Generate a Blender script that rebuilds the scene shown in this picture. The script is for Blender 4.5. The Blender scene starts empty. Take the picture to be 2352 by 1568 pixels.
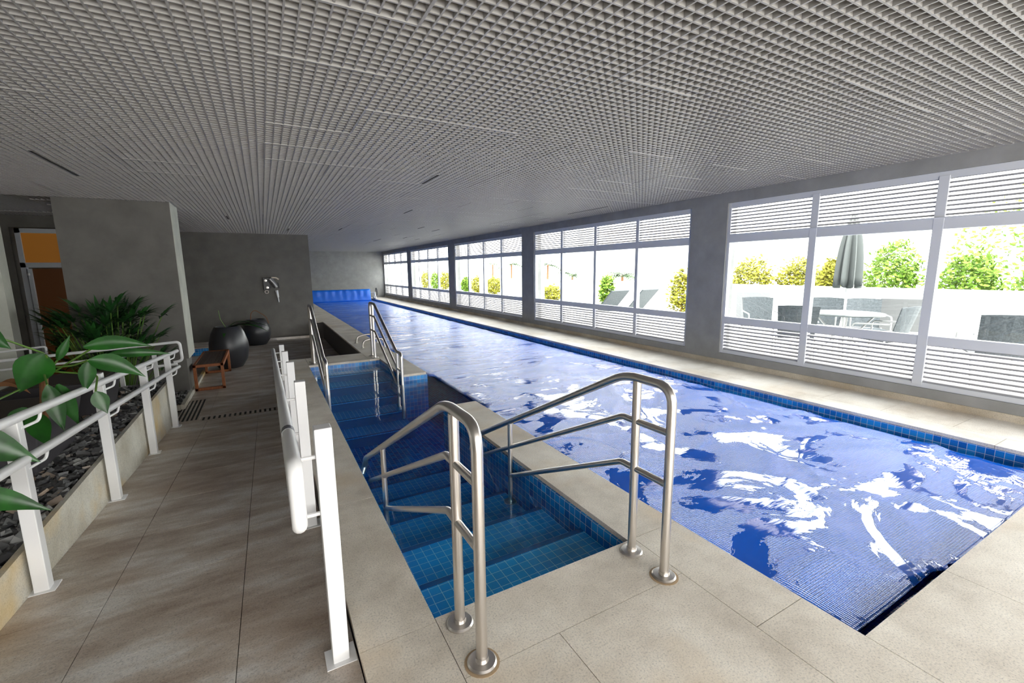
import bpy, bmesh, math, random
from mathutils import Vector, Matrix, noise

random.seed(7)
S = bpy.context.scene
COL = S.collection

# ------------------------------------------------------------------ camera
cam_d = bpy.data.cameras.new('camera'); cam = bpy.data.objects.new('camera', cam_d); COL.objects.link(cam)
cam_d.lens = 15.6177; cam_d.sensor_width = 36; cam_d.sensor_fit = 'HORIZONTAL'; cam_d.clip_start = .05; cam_d.clip_end = 500
yaw, pit, rol = 0.505267740, 0.160282838, -0.0107376487
fw = Vector((math.sin(yaw)*math.cos(pit), math.cos(yaw)*math.cos(pit), -math.sin(pit)))
rt = Vector((math.cos(yaw), -math.sin(yaw), 0)); up = rt.cross(fw)
r2 = rt*math.cos(rol)+up*math.sin(rol); u2 = -rt*math.sin(rol)+up*math.cos(rol)
M = Matrix((( r2.x, u2.x, -fw.x, 0), (r2.y, u2.y, -fw.y, 0), (r2.z, u2.z, -fw.z, 1.45), (0, 0, 0, 1)))
cam.matrix_world = M
S.camera = cam

# ------------------------------------------------------------------ light
W = bpy.data.worlds.new('world'); S.world = W; W.use_nodes = True
bg = W.node_tree.nodes['Background']; bg.inputs[0].default_value = (1.0, .985, .955, 1); bg.inputs[1].default_value = 5.0
sun_d = bpy.data.lights.new('sun', 'SUN'); sun = bpy.data.objects.new('sun', sun_d); COL.objects.link(sun)
sun_d.energy = 5.0; sun_d.angle = math.radians(3); sun_d.color = (1, .96, .88)
sun.rotation_euler = (math.radians(28), math.radians(-26), 0)
S.view_settings.view_transform = 'Standard'; S.view_settings.look = 'None'
S.view_settings.gamma = 1; S.view_settings.exposure = 0.86; S.view_settings.use_curve_mapping = False
S.cycles.use_denoising = True
S.cycles.max_bounces = 8; S.cycles.diffuse_bounces = 4; S.cycles.glossy_bounces = 4
S.cycles.transmission_bounces = 4; S.cycles.transparent_max_bounces = 12
S.cycles.caustics_reflective = False; S.cycles.caustics_refractive = False
S.cycles.sample_clamp_indirect = 6

# ------------------------------------------------------------------ materials
def mat(name, col, rough=.5, metal=0, spec=.5, coat=0):
    m = bpy.data.materials.new(name); m.use_nodes = True
    b = m.node_tree.nodes['Principled BSDF']
    b.inputs['Base Color'].default_value = (*col, 1); b.inputs['Roughness'].default_value = rough
    b.inputs['Metallic'].default_value = metal; b.inputs['Specular IOR Level'].default_value = spec
    b.inputs['Coat Weight'].default_value = coat
    return m
def nd(m, typ, **kw):
    n = m.node_tree.nodes.new(typ)
    for k, v in kw.items():
        if k in ('operation', 'blend_type', 'data_type', 'feature', 'noise_dimensions', 'attribute_name', 'vector_type'): setattr(n, k, v)
        else: n.inputs[k].default_value = v
    return n
def ln(m, a, b): m.node_tree.links.new(a, b)
def pb(m): return m.node_tree.nodes['Principled BSDF']
def mth(m, op, a, b=None):
    n = m.node_tree.nodes.new('ShaderNodeMath'); n.operation = op
    for i, v in enumerate((a, b)):
        if v is None: continue
        if isinstance(v, (int, float)): n.inputs[i].default_value = v
        else: ln(m, v, n.inputs[i])
    return n.outputs[0]
def ramp(m, fac, stops):
    r = m.node_tree.nodes.new('ShaderNodeValToRGB'); ln(m, fac, r.inputs[0])
    e = r.color_ramp.elements
    while len(e) < len(stops): e.new(.5)
    for x, (p, c) in zip(e, stops): x.position = p; x.color = (*c, 1)
    return r.outputs[0]
def noise_tex(m, scale, detail=4, rough=.6, stretch=None, dist=0):
    t = m.node_tree.nodes.new('ShaderNodeTexCoord'); n = m.node_tree.nodes.new('ShaderNodeTexNoise')
    n.inputs['Scale'].default_value = scale; n.inputs['Detail'].default_value = detail; n.inputs['Roughness'].default_value = rough
    n.inputs['Distortion'].default_value = dist
    if stretch:
        mp = m.node_tree.nodes.new('ShaderNodeMapping'); mp.inputs['Scale'].default_value = stretch[0:3]
        if len(stretch) > 3: mp.inputs['Rotation'].default_value = (0, 0, stretch[3])
        ln(m, t.outputs['Object'], mp.inputs[0]); ln(m, mp.outputs[0], n.inputs[0])
    else: ln(m, t.outputs['Object'], n.inputs[0])
    return n.outputs[0]
def bump(m, h, dist, strength=1, prev=None):
    b = m.node_tree.nodes.new('ShaderNodeBump'); b.inputs['Distance'].default_value = dist; b.inputs['Strength'].default_value = strength
    ln(m, h, b.inputs['Height'])
    if prev is not None: ln(m, prev, b.inputs['Normal'])
    return b.outputs[0]
def mixc(m, a, b, fac, mode='MIX'):
    n = m.node_tree.nodes.new('ShaderNodeMix'); n.data_type = 'RGBA'; n.blend_type = mode
    for s, v in ((n.inputs[0], fac), (n.inputs[6], a), (n.inputs[7], b)):
        if isinstance(v, (int, float)): s.default_value = v
        elif isinstance(v, tuple): s.default_value = (*v, 1)
        else: ln(m, v, s)
    return n.outputs[2]

def stone(name, dark, mid, light, rust, rough=.55, speck=.28, streak=None, rf=.45):
    m = mat(name, mid, rough)
    a = noise_tex(m, 1.7, 5, .65, streak)
    c1 = ramp(m, a, [(.34, dark), (.5, mid), (.64, light)])
    b = noise_tex(m, 130, 4, .75)
    c2 = ramp(m, b, [(.33, (.30, .29, .29)), (.46, (.9, .9, .9)), (.62, (1.12, 1.1, 1.06))])
    c = mixc(m, c1, c2, speck+.3, 'MULTIPLY')
    d = noise_tex(m, .9, 4, .6)
    f = mth(m, 'MULTIPLY', ramp(m, d, [(.52, (0, 0, 0)), (.68, (1, 1, 1))]), rf)
    c = mixc(m, c, rust, f)
    ln(m, c, pb(m).inputs['Base Color'])
    ln(m, bump(m, b, .002, .5), pb(m).inputs['Normal'])
    return m
M_deck = stone('deck_granite', (.56, .50, .42), (.72, .66, .57), (.84, .79, .70), (.66, .50, .32), rf=.6)
M_side = stone('terrace_granite', (.56, .50, .43), (.70, .65, .58), (.80, .76, .70), (.66, .52, .38))
M_ramp = stone('ramp_granite', (.36, .28, .22), (.54, .47, .40), (.72, .69, .65), (.40, .27, .17), .42, .35, (1.0, 2.6, 1, .35))
M_kerb = stone('kerb_stone', (.46, .42, .33), (.60, .57, .49), (.72, .70, .62), (.70, .46, .12), .6, rf=.85)
M_joint = mat('joint_grout', (.13, .11, .09), .9)
M_concrete = mat('concrete_side', (.16, .15, .14), .8)

def wallpaint(name, col, rough=.8):
    m = mat(name, col, rough, spec=.2)
    n = noise_tex(m, 3.5, 5, .6)
    lo = tuple(c*.86 for c in col); hi = tuple(min(1, c*1.1) for c in col)
    ln(m, ramp(m, n, [(.3, lo), (.7, hi)]), pb(m).inputs['Base Color'])
    ln(m, bump(m, noise_tex(m, 60, 3), .002, .3), pb(m).inputs['Normal'])
    return m
M_wall = wallpaint('grey_wall_paint', (.165, .158, .145))
M_wallr = wallpaint('window_wall_paint', (.30, .30, .295))
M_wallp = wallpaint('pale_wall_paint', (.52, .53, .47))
M_slab = mat('plenum_dark', (.035, .032, .03), .9)
M_grid = mat('grille_aluminium', (.36, .35, .335), .45, 0)
M_white = mat('white_enamel', (.80, .80, .80), .35)
M_frame = mat('white_window_aluminium', (.62, .64, .68), .4)
M_louvre = mat('grey_louvre_aluminium', (.30, .305, .32), .5)
M_plastic_dark = mat('dark_plastic', (.02, .02, .022), .4)
M_rubber = mat('black_rubber', (.02, .02, .02), .7)

M_steel = mat('brushed_steel', (.74, .70, .66), .30, 1)
ln(M_steel, bump(M_steel, noise_tex(M_steel, 40, 2, .5, (1, 1, .06)), .0006, .4), pb(M_steel).inputs['Normal'])
M_rust = mat('rust_stain', (.46, .33, .20), .8)

def tile(name, pitch, ca, cb, grout, rough=.12, gw=.05):
    m = mat(name, ca, rough)
    g = m.node_tree.nodes.new('ShaderNodeNewGeometry')
    off = nd(m, 'ShaderNodeVectorMath', operation='ADD'); off.inputs[1].default_value = (50.011, 50.007, 50.03)
    ln(m, g.outputs['Position'], off.inputs[0])
    sc = nd(m, 'ShaderNodeVectorMath', operation='SCALE'); sc.inputs['Scale'].default_value = 1/pitch; ln(m, off.outputs[0], sc.inputs[0])
    fr = nd(m, 'ShaderNodeVectorMath', operation='FRACTION'); ln(m, sc.outputs[0], fr.inputs[0])
    fl = nd(m, 'ShaderNodeVectorMath', operation='FLOOR'); ln(m, sc.outputs[0], fl.inputs[0])
    s1 = m.node_tree.nodes.new('ShaderNodeSeparateXYZ'); ln(m, fr.outputs[0], s1.inputs[0])
    s2 = m.node_tree.nodes.new('ShaderNodeSeparateXYZ'); ln(m, g.outputs['True Normal'], s2.inputs[0])
    tot = None
    for i in range(3):
        e = mth(m, 'LESS_THAN', s1.outputs[i], gw)
        w = mth(m, 'LESS_THAN', mth(m, 'ABSOLUTE', s2.outputs[i]), .5)
        v = mth(m, 'MULTIPLY', e, w); tot = v if tot is None else mth(m, 'MAXIMUM', tot, v)
    wn = nd(m, 'ShaderNodeTexWhiteNoise'); ln(m, fl.outputs[0], wn.inputs[0])
    c = mixc(m, ca, cb, wn.outputs[0]); c = mixc(m, c, grout, tot)
    ln(m, c, pb(m).inputs['Base Color'])
    ln(m, mth(m, 'ADD', mth(m, 'MULTIPLY', tot, .5), rough), pb(m).inputs['Roughness'])
    return m
M_tile = tile('pool_tile_blue', .055, (.008, .115, .42), (.02, .31, .74), (.50, .58, .66), gw=.055)
M_step = tile('pool_step_tile', .055, (.015, .34, .80), (.02, .40, .86), (.32, .78, .95), gw=.06)
M_stepshade = mat('riser_shade_tile', (.01, .10, .30), .2)  # dark tone for risers and the shadow band painted along tread edges

# water: clear, mirror-like at grazing angles, blue with depth
M_water = bpy.data.materials.new('pool_water'); M_water.use_nodes = True
nt = M_water.node_tree; nt.nodes.clear()
o_ = nt.nodes.new('ShaderNodeOutputMaterial'); mx = nt.nodes.new('ShaderNodeMixShader')
tr = nt.nodes.new('ShaderNodeBsdfTransparent'); tr.inputs[0].default_value = (.92, .98, 1, 1)
gl = nt.nodes.new('ShaderNodeBsdfGlossy'); gl.inputs['Roughness'].default_value = .02
fz = nt.nodes.new('ShaderNodeFresnel'); fz.inputs[0].default_value = 1.33
gb = nt.nodes.new('ShaderNodeNewGeometry'); mr = nt.nodes.new('ShaderNodeMapRange'); nt.links.new(gb.outputs['Backfacing'], mr.inputs[0])
mr.inputs[3].default_value = 1.33; mr.inputs[4].default_value = 1/1.33; nt.links.new(mr.outputs[0], fz.inputs[0])
nt.links.new(fz.outputs[0], mx.inputs[0]); nt.links.new(tr.outputs[0], mx.inputs[1]); nt.links.new(gl.outputs[0], mx.inputs[2])
nt.links.new(mx.outputs[0], o_.inputs[0])
bw = bump(M_water, noise_tex(M_water, 3.0, 2, .5), .012, .35)
nt.links.new(bw, gl.inputs['Normal'])
va = nt.nodes.new('ShaderNodeVolumeAbsorption'); va.inputs[0].default_value = (.02, .68, .92, 1); va.inputs[1].default_value = .75
nt.links.new(va.outputs[0], o_.inputs['Volume'])

# window glass
M_glass = bpy.data.materials.new('window_glass'); M_glass.use_nodes = True
nt = M_glass.node_tree; nt.nodes.clear()
o_ = nt.nodes.new('ShaderNodeOutputMaterial'); mx = nt.nodes.new('ShaderNodeMixShader')
tr = nt.nodes.new('ShaderNodeBsdfTransparent'); tr.inputs[0].default_value = (.95, .98, .98, 1)
gl = nt.nodes.new('ShaderNodeBsdfGlossy'); gl.inputs['Roughness'].default_value = .01
mx.inputs[0].default_value = .06
nt.links.new(tr.outputs[0], mx.inputs[1]); nt.links.new(gl.outputs[0], mx.inputs[2]); nt.links.new(mx.outputs[0], o_.inputs[0])

# bubble cover
M_cover = mat('bubble_cover_blue', (.012, .12, .70), .3)
m = M_cover
tc = m.node_tree.nodes.new('ShaderNodeTexCoord')
sep = m.node_tree.nodes.new('ShaderNodeSeparateXYZ'); ln(m, tc.outputs['Object'], sep.inputs[0])
nearf = nd(m, 'ShaderNodeMapRange'); ln(m, sep.outputs[1], nearf.inputs[0]); nearf.inputs[1].default_value = 3.5; nearf.inputs[2].default_value = 8.5; nearf.inputs[3].default_value = 1; nearf.inputs[4].default_value = 0
nearf = nearf.outputs[0]
wa = noise_tex(m, 1.25, 7, .62, (1, 1, 1), 1.6)
wb = noise_tex(m, 1.0, 6, .60, (.7, 3.2, 1), .8)
wet = mth(m, 'ADD', mth(m, 'MULTIPLY', wa, nearf), mth(m, 'MULTIPLY', mth(m, 'SUBTRACT', wb, .055), mth(m, 'SUBTRACT', 1, nearf)))
wetr = nd(m, 'ShaderNodeMapRange'); ln(m, wet, wetr.inputs[0]); wetr.inputs[1].default_value = .522; wetr.inputs[2].default_value = .532
wet = wetr.outputs[0]
dry = mth(m, 'SUBTRACT', 1, wet)
vo = m.node_tree.nodes.new('ShaderNodeTexVoronoi'); vo.inputs['Scale'].default_value = 78; vo.inputs['Randomness'].default_value = .12
ln(m, tc.outputs['Object'], vo.inputs['Vector'])
st = noise_tex(m, 1.0, 4, .6, (1.0, 13, 1), .6)
b0 = bump(m, mth(m, 'MULTIPLY', st, mth(m, 'SUBTRACT', 1.05, nearf)), .040, .75)
b1 = bump(m, mth(m, 'MULTIPLY', vo.outputs['Distance'], dry), .008, .8, b0)
ln(m, b1, pb(m).inputs['Normal'])
dotc = ramp(m, vo.outputs['Distance'], [(.20, (.34, .48, .95)), (.48, (.010, .16, .80))])  # pale bubble centres: highlights the bubbles catch, put into the base colour
ln(m, mixc(m, dotc, (.002, .105, .62), wet), pb(m).inputs['Base Color'])
ln(m, mth(m, 'ADD', .03, mth(m, 'MULTIPLY', dry, .24)), pb(m).inputs['Roughness'])
pb(m).inputs['IOR'].default_value = 1.75
ln(m, mth(m, 'MULTIPLY', dry, .3), pb(m).inputs['Coat Weight']); pb(m).inputs['Coat Roughness'].default_value = .18; ln(m, b1, pb(m).inputs['Coat Normal'])
M_roll = mat('cover_underside_blue', (.01, .16, .72), .35)

def leafmat(name, c1, c2, rough=.35):
    m = mat(name, c1, rough)
    ln(m, ramp(m, noise_tex(m, 9, 3), [(.35, c1), (.65, c2)]), pb(m).inputs['Base Color'])
    return m
M_leaf = leafmat('glossy_leaf', (.006, .05, .005), (.016, .105, .010), .3)
M_palm = leafmat('palm_leaf', (.008, .045, .010), (.025, .11, .02), .4)
M_stem = mat('green_stem', (.10, .20, .03), .5); M_bark = mat('brown_bark', (.22, .10, .045), .8)
M_dry = mat('dry_leaf', (.30, .14, .06), .8)
M_yel = leafmat('sunlit_yellow_foliage', (.19, .21, .001), (.26, .22, .02), .7)
M_grn = leafmat('sunlit_green_foliage', (.08, .20, .003), (.17, .25, .02), .7)
M_pot = mat('charcoal_glaze', (.035, .036, .042), .33); 
ln(M_pot, bump(M_pot, noise_tex(M_pot, 30, 3), .003, .5), pb(M_pot).inputs['Normal'])
M_planter = mat('charcoal_planter', (.045, .042, .048), .6)
M_soil = mat('dark_soil', (.05, .035, .025), .95)
M_slate = mat('slate_chips', (.08, .08, .082), .7)
oi = M_slate.node_tree.nodes.new('ShaderNodeNewGeometry')
ln(M_slate, ramp(M_slate, oi.outputs['Random Per Island'], [(0, (.035, .035, .037)), (.6, (.13, .13, .13)), (.9, (.26, .26, .25)), (1, (.34, .25, .18))]), pb(M_slate).inputs['Base Color'])
M_wood = mat('orange_teak', (.30, .085, .02), .4)
ln(M_wood, ramp(M_wood, noise_tex(M_wood, 8, 4, .6, (8, 8, 1)), [(.3, (.20, .05, .012)), (.7, (.38, .12, .03))]), pb(M_wood).inputs['Base Color'])
M_seat = mat('dark_bench_slats', (.07, .05, .04), .5)
M_outwhite = mat('white_terrace_paint', (.85, .85, .84), .7)
M_outfloor = mat('pale_terrace_paving', (.72, .71, .68), .8)
M_mesh = mat('grey_sling_fabric', (.085, .10, .115), .7)
ln(M_mesh, ramp(M_mesh, noise_tex(M_mesh, 60, 2), [(.4, (.038, .046, .054)), (.6, (.075, .088, .10))]), pb(M_mesh).inputs['Base Color'])
M_mesh2 = mat('pale_sling_fabric', (.115, .118, .125), .7)
M_alu = mat('pale_aluminium', (.45, .45, .46), .4, .5)
M_tabletop = mat('frosted_glass_table', (.14, .16, .165), .3)
M_canopy = mat('grey_canvas', (.105, .115, .115), .8)
M_orange = mat('amber_glass', (.22, .09, .015), .4)
pb(M_orange).inputs['Emission Color'].default_value = (1, .38, .05, 1); pb(M_orange).inputs['Emission Strength'].default_value = .06
M_doorwood = mat('brown_door_panel', (.08, .03, .01), .4)
pb(M_doorwood).inputs['Emission Color'].default_value = (1, .30, .05, 1); pb(M_doorwood).inputs['Emission Strength'].default_value = .006
M_drain = mat('drain_slot_dark', (.02, .018, .015), .8)
M_band = mat('grey_braille_plate', (.20, .20, .21), .4, .6)

# ------------------------------------------------------------------ helpers
def tag(o, label=None, cat=None, group=None, kind=None):
    if label: o['label'] = label
    if cat: o['category'] = cat
    if group: o['group'] = group
    if kind: o['kind'] = kind
    return o
def empty(name, loc=(0, 0, 0), rz=0):
    o = bpy.data.objects.new(name, None); COL.objects.link(o); o.location = loc; o.rotation_euler = (0, 0, rz)
    o.empty_display_size = .05
    return o
def link(name, me, m, parent=None, smooth=False):
    ms = m if isinstance(m, (list, tuple)) else [m]
    for x in ms: me.materials.append(x)
    if smooth:
        for p in me.polygons: p.use_smooth = True
    o = bpy.data.objects.new(name, me); COL.objects.link(o)
    if parent is not None: o.parent = parent
    return o
class MB:
    def __init__(s): s.v = []; s.f = []; s.m = []; s.cur = 0
    def add(s, vs, fs):
        n = len(s.v); s.v += [tuple(v) for v in vs]; s.f += [tuple(i+n for i in f) for f in fs]; s.m += [s.cur]*len(fs); return s
    def box(s, x0, x1, y0, y1, z0, z1):
        vs = [(x, y, z) for z in (z0, z1) for y in (y0, y1) for x in (x0, x1)]
        return s.add(vs, [(0, 2, 3, 1), (4, 5, 7, 6), (0, 1, 5, 4), (2, 6, 7, 3), (0, 4, 6, 2), (1, 3, 7, 5)])
    def hexa(s, p):  # 8 points: bottom 4 ccw, top 4 ccw
        return s.add(p, [(0, 3, 2, 1), (4, 5, 6, 7), (0, 1, 5, 4), (1, 2, 6, 5), (2, 3, 7, 6), (3, 0, 4, 7)])
    def tube(s, pts, r, n=12, caps=True, fillet=0, closed=False, r_end=None):
        pts = [Vector(p) for p in pts]
        if fillet: pts = fil(pts, fillet)
        k = len(pts); rings = []
        t0 = (pts[1]-pts[0]).normalized()
        ref = Vector((0, 0, 1)) if abs(t0.z) < .9 else Vector((1, 0, 0))
        nrm = (ref - t0*ref.dot(t0)).normalized()
        vs = []
        for i, p in enumerate(pts):
            if i == 0: t = t0
            elif i == k-1: t = (pts[-1]-pts[-2]).normalized()
            else: t = ((pts[i]-pts[i-1]).normalized()+(pts[i+1]-pts[i]).normalized()).normalized()
            nrm = (nrm - t*nrm.dot(t))
            nrm = nrm.normalized() if nrm.length > 1e-6 else t.orthogonal().normalized()
            b = t.cross(nrm)
            sc = 1.0
            if 0 < i < k-1:
                c = (pts[i]-pts[i-1]).normalized().dot(t); sc = min(1/max(c, .5), 1.6)
            rr = r if r_end is None else r+(r_end-r)*i/(k-1)
            for j in range(n):
                a = 2*math.pi*j/n
                vs.append(p+(nrm*math.cos(a)+b*math.sin(a))*rr*(sc if 0 < i < k-1 else 1))
        fs = [(i*n+j, i*n+(j+1) % n, (i+1)*n+(j+1) % n, (i+1)*n+j) for i in range(k-1) for j in range(n)]
        if caps: fs += [tuple(range(n-1, -1, -1)), tuple((k-1)*n+j for j in range(n))]
        return s.add(vs, fs)
    def lathe(s, prof, c=(0, 0, 0), n=24, cap=True):
        vs = [(c[0]+r*math.cos(2*math.pi*j/n), c[1]+r*math.sin(2*math.pi*j/n), c[2]+z) for r, z in prof for j in range(n)]
        k = len(prof)
        fs = [(i*n+j, i*n+(j+1) % n, (i+1)*n+(j+1) % n, (i+1)*n+j) for i in range(k-1) for j in range(n)]
        if cap: fs += [tuple(range(n-1, -1, -1)), tuple((k-1)*n+j for j in range(n))]
        return s.add(vs, fs)
    def build(s, name, m, parent=None, smooth=False, bevel=0):
        me = bpy.data.meshes.new(name); me.from_pydata(s.v, [], s.f); 
        ms = m if isinstance(m, (list, tuple)) else [m]
        for p, i in zip(me.polygons, s.m): p.material_index = i
        me.update()
        o = link(name, me, ms, parent, smooth)
        if bevel:
            b = o.modifiers.new('bevel', 'BEVEL'); b.width = bevel; b.segments = 2; b.limit_method = 'ANGLE'
        if smooth:
            w = o.modifiers.new('wn', 'WEIGHTED_NORMAL') if False else None
            try: me.set_sharp_from_angle(angle=math.radians(40))
            except Exception: pass
        return o
def fil(pts, r, n=6):
    out = [pts[0]]
    for i in range(1, len(pts)-1):
        a, b, c = pts[i-1], pts[i], pts[i+1]
        u = (a-b); v = (c-b); ru = min(r, u.length*.48, v.length*.48); u.normalize(); v.normalize()
        p0 = b+u*ru; p1 = b+v*ru
        for k in range(n+1):
            t = k/n; out.append(p0*(1-t)**2+b*2*t*(1-t)+p1*t*t)
    out.append(pts[-1]); return out
def struct(o): o['kind'] = 'structure'; return o
def copy_tree(o, parent=None):
    c = o.copy(); COL.objects.link(c)
    if parent is not None: c.parent = parent
    for ch in list(o.children): copy_tree(ch, c)
    return c

# ------------------------------------------------------------------ floors (slabs with open joints over a dark bed)
CH = 2.51          # underside of the grid ceiling
def slabs(name, rects, z, m, th=.03, gap=.003, bed=True, zf=None):
    b = MB()
    for (x0, x1, y0, y1) in rects:
        g = gap/2
        if zf:
            za, zb = zf(y0), zf(y1)
            P = [(x0+g, y0+g, za-th), (x1-g, y0+g, za-th), (x1-g, y1-g, zb-th), (x0+g, y1-g, zb-th)]
            b.hexa(P+[(p[0], p[1], p[2]+th) for p in P])
        else: b.box(x0+g, x1-g, y0+g, y1-g, z-th, z)
    return struct(b.build(name, m))
YB = -3.2; YE = 25.7; XR = 5.98; XL = -6.0
def split(a, b, step, start=None):
    ys = [a]; y = a+step if start is None else start
    while y < b-.05: ys.append(y); y += step
    ys.append(b); return list(zip(ys[:-1], ys[1:]))
R = []
for a, b in split(YB, 8.17, 1.2, -2.0): R.append((.20, .51, a, b))
for a, b in split(8.17, YE, 1.2): pass
R += [(.51, 1.64, 1.30, 1.625), (1.64, 1.97, .925, 1.625)]
for a, b in split(1.625, 4.42, 1.0, 2.6): R.append((1.6, 1.97, a, b))
for a, b in split(6.10, 7.5, .8): R.append((1.6, 1.95, a, b))
for a, b in split(7.5, YE-.9, 1.1, 8.17): R.append((1.43, 1.95, a, b))
R += [(.51, 1.43, 7.5, 8.17)]
# in front of the pools
R += [(.51, .923, .30, 1.30), (.923, 1.64, .30, 1.30)]
R += [(1.64, 1.97, .30, .925)]
for a, b in split(1.97, 5.08, 1.05, 2.75): R.append((a, b, .30, .688))
for j, (c, d) in enumerate(split(YB, .30, .72)):
    for a, b in split(.51, 5.36, .9, .9+.45*(j % 2)): R.append((a, b, c, d))
R.append((1.25, 1.43, 14.14, YE)); R.append((1.43, 5.08, 24.8, YE))
slabs('floor', R, 0, M_deck)
R = []
for a, b in split(.30, 24.8, 1.6, 1.1): R.append((5.08, 5.36, a, b))
for a, b in split(YB, YE, .547, -2.94): R.append((5.36, XR, a, b))
for a, b in split(24.8, YE, 1.6): R.append((5.08, 5.36, a, b))
slabs('floor', R, 0, M_side)
# ramp and lower landing
zr = lambda y: -max(0, min(y, 7.0)-1.0)/12.0
R = []
for (x0, x1, s0) in ((-1.18, -.81, .2), (-.81, -.22, .5), (-.22, .20, 0)):
    for a, b in split(YB, 1.0, .62, YB+.3+s0): R.append((x0, x1, a, b))
    for a, b in split(1.0, 7.0, .62, 1.3+s0*.5): R.append((x0, x1, a, b))
slabs('floor', R, 0, M_ramp, zf=zr)
R = []
for (x0, x1) in ((-1.18, -.81), (-.81, -.22), (-.22, .20)):
    for a, b in split(7.0, 14.5, .62): R.append((x0, x1, a, b))
for (x0, x1) in ((.20, .8), (.8, 1.43)):
    for a, b in split(8.17, 14.14, .62): R.append((x0, x1, a, b))
for a, b in split(9.0, 14.5, .62):
    for c, d in split(-6, -1.18, .62): R.append((c, d, a, b))
slabs('floor', R, -.5, M_ramp)
# beds under the slabs and kerb faces
b = MB()
b.box(.205, .51, YB, 8.165, -1.4, -.031); b.box(.51, 1.6, YB, 1.625, -1.4, -.031); b.box(1.6, 1.97, YB, 4.42, -1.4, -.031)
b.box(1.97, 5.08, YB, .688, -1.4, -.031); b.box(5.08, XR, YB, YE, -1.4, -.031); b.box(.51, 1.43, 7.5, 8.165, -1.4, -.031)
b.box(1.435, 1.95, 7.5, YE, -1.4, -.031); b.box(1.6, 1.95, 6.1, 7.5, -1.4, -.031); b.box(1.25, 1.435, 14.145, YE, -1.4, -.031)
b.box(1.95, 5.08, 24.8, YE, -1.4, -.031)
b.box(-6, .2, 7.0, 14.5, -1.4, -.531); b.box(.2, 1.43, 8.17, 14.14, -1.4, -.531)
b.hexa([(-1.18, YB, -1.4), (.2, YB, -1.4), (.2, 1, -1.4), (-1.18, 1, -1.4), (-1.18, YB, -.031), (.2, YB, -.031), (.2, 1, -.031), (-1.18, 1, -.031)])
b.hexa([(-1.18, 1, -1.4), (.2, 1, -1.4), (.2, 7, -1.4), (-1.18, 7, -1.4), (-1.18, 1, -.031), (.2, 1, -.031), (.2, 7, -.531), (-1.18, 7, -.531)])
b.box(-6, -1.25, YB, 9.0, -1.4, -.56)
struct(b.build('floor', M_concrete))
# pool shell: tiled walls and bottoms
b = MB(); t = .012
def wx(x, y0, y1, d): b.box(min(x, x+d*t), max(x, x+d*t), y0, y1, -1.35, -.03)
def wy(y, x0, x1, d): b.box(x0, x1, min(y, y+d*t), max(y, y+d*t), -1.35, -.03)
wx(.51, 1.625, 7.5, 1); wy(1.625, .51, 1.6, 1); wy(7.5, .51, 1.6, -1)
wx(1.6, 1.625, 4.42, -1); wx(1.6, 6.1, 7.5, -1); wy(4.42, 1.588, 1.982, 1); wy(6.1, 1.588, 1.962, -1)
wx(1.97, .688, 4.42, 1); wx(1.95, 6.1, 24.8, 1); wx(5.08, .688, 24.8, -1); wy(.688, 1.97, 5.08, 1); wy(24.8, 1.95, 5.08, -1)
b.box(.51, 1.6, 1.625, 7.5, -.80, -.72); b.box(1.6, 1.97, 4.42, 6.1, -.80, -.72); b.box(1.97, 5.08, .688, 24.8, -1.4, -1.25)
struct(b.build('pool_basin', M_tile))
# entry steps at both ends of the small pool
def step_set(label, ys, flip):
    t = empty('pool_steps', (1.05, (1.63 if not flip else 7.49), -.72)); tag(t, label, 'steps')
    zs = (-.135, -.225, -.35, -.47, -.59)
    y0 = 0
    for i, (y, z) in enumerate(zip(ys, zs)):
        q = MB(); q.box(-.525, .535, (y0 if not flip else -y), (y if not flip else -y0), 0, z+.72-.0); 
        s_ = q.build('step', M_step, t)
        q = MB(); yn = (y-.035, y+.002) if not flip else (-y-.002, -y+.035); q.box(-.525, .535, yn[0], yn[1], z+.72, z+.7215); q.build('edge_shade', M_stepshade, s_)  # dark strip on the tread edge paints the riser and shadow band
        q = MB(); ya = y if not flip else -y-.012
        q.box(-.525, .535, ya, ya+.012, 0, z+.72-.012); q.build('riser', M_stepshade, s_)
        y0 = y
    return t
step_set('wide blue tiled entry steps under the water below the two foreground handrails', (.385, .86, 1.40, 1.95, 2.5), False)
step_set('dark blue tiled underwater steps at the far end of the small pool', (.35, .75, 1.15, 1.55, 1.95), True)
# water
b = MB(); b.box(.52, 1.59, 1.635, 7.49, -.75, -.092); b.box(1.59, 1.98, 4.43, 6.09, -.75, -.092)
b.box(1.98, 5.07, .70, 24.79, -1.3, -.112)
b2 = MB(); b2.box(.522, 1.588, 1.637, 7.488, -1.3, -.092)
# one closed body: small pool, gap and main pool share an outline
out = [(.522, 1.637), (1.588, 1.637), (1.588, 4.432), (1.982, 4.432), (1.982, .70), (5.068, .70), (5.068, 24.788), (1.962, 24.788), (1.962, 6.088), (1.588, 6.088), (1.588, 7.488), (.522, 7.488)]
n = len(out); zt, zb = -.095, -1.33
vs = [(x, y, zb) for x, y in out]+[(x, y, zt) for x, y in out]
me = bpy.data.meshes.new('pool_water'); me.from_pydata(vs, [], [tuple(range(n-1, -1, -1)), tuple(range(n, 2*n))]+[(i, (i+1) % n, n+(i+1) % n, n+i) for i in range(n)])
tag(link('pool_water', me, M_water), 'still blue pool water filling the small stepped pool and lying under the cover', 'water', kind='stuff')

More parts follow.
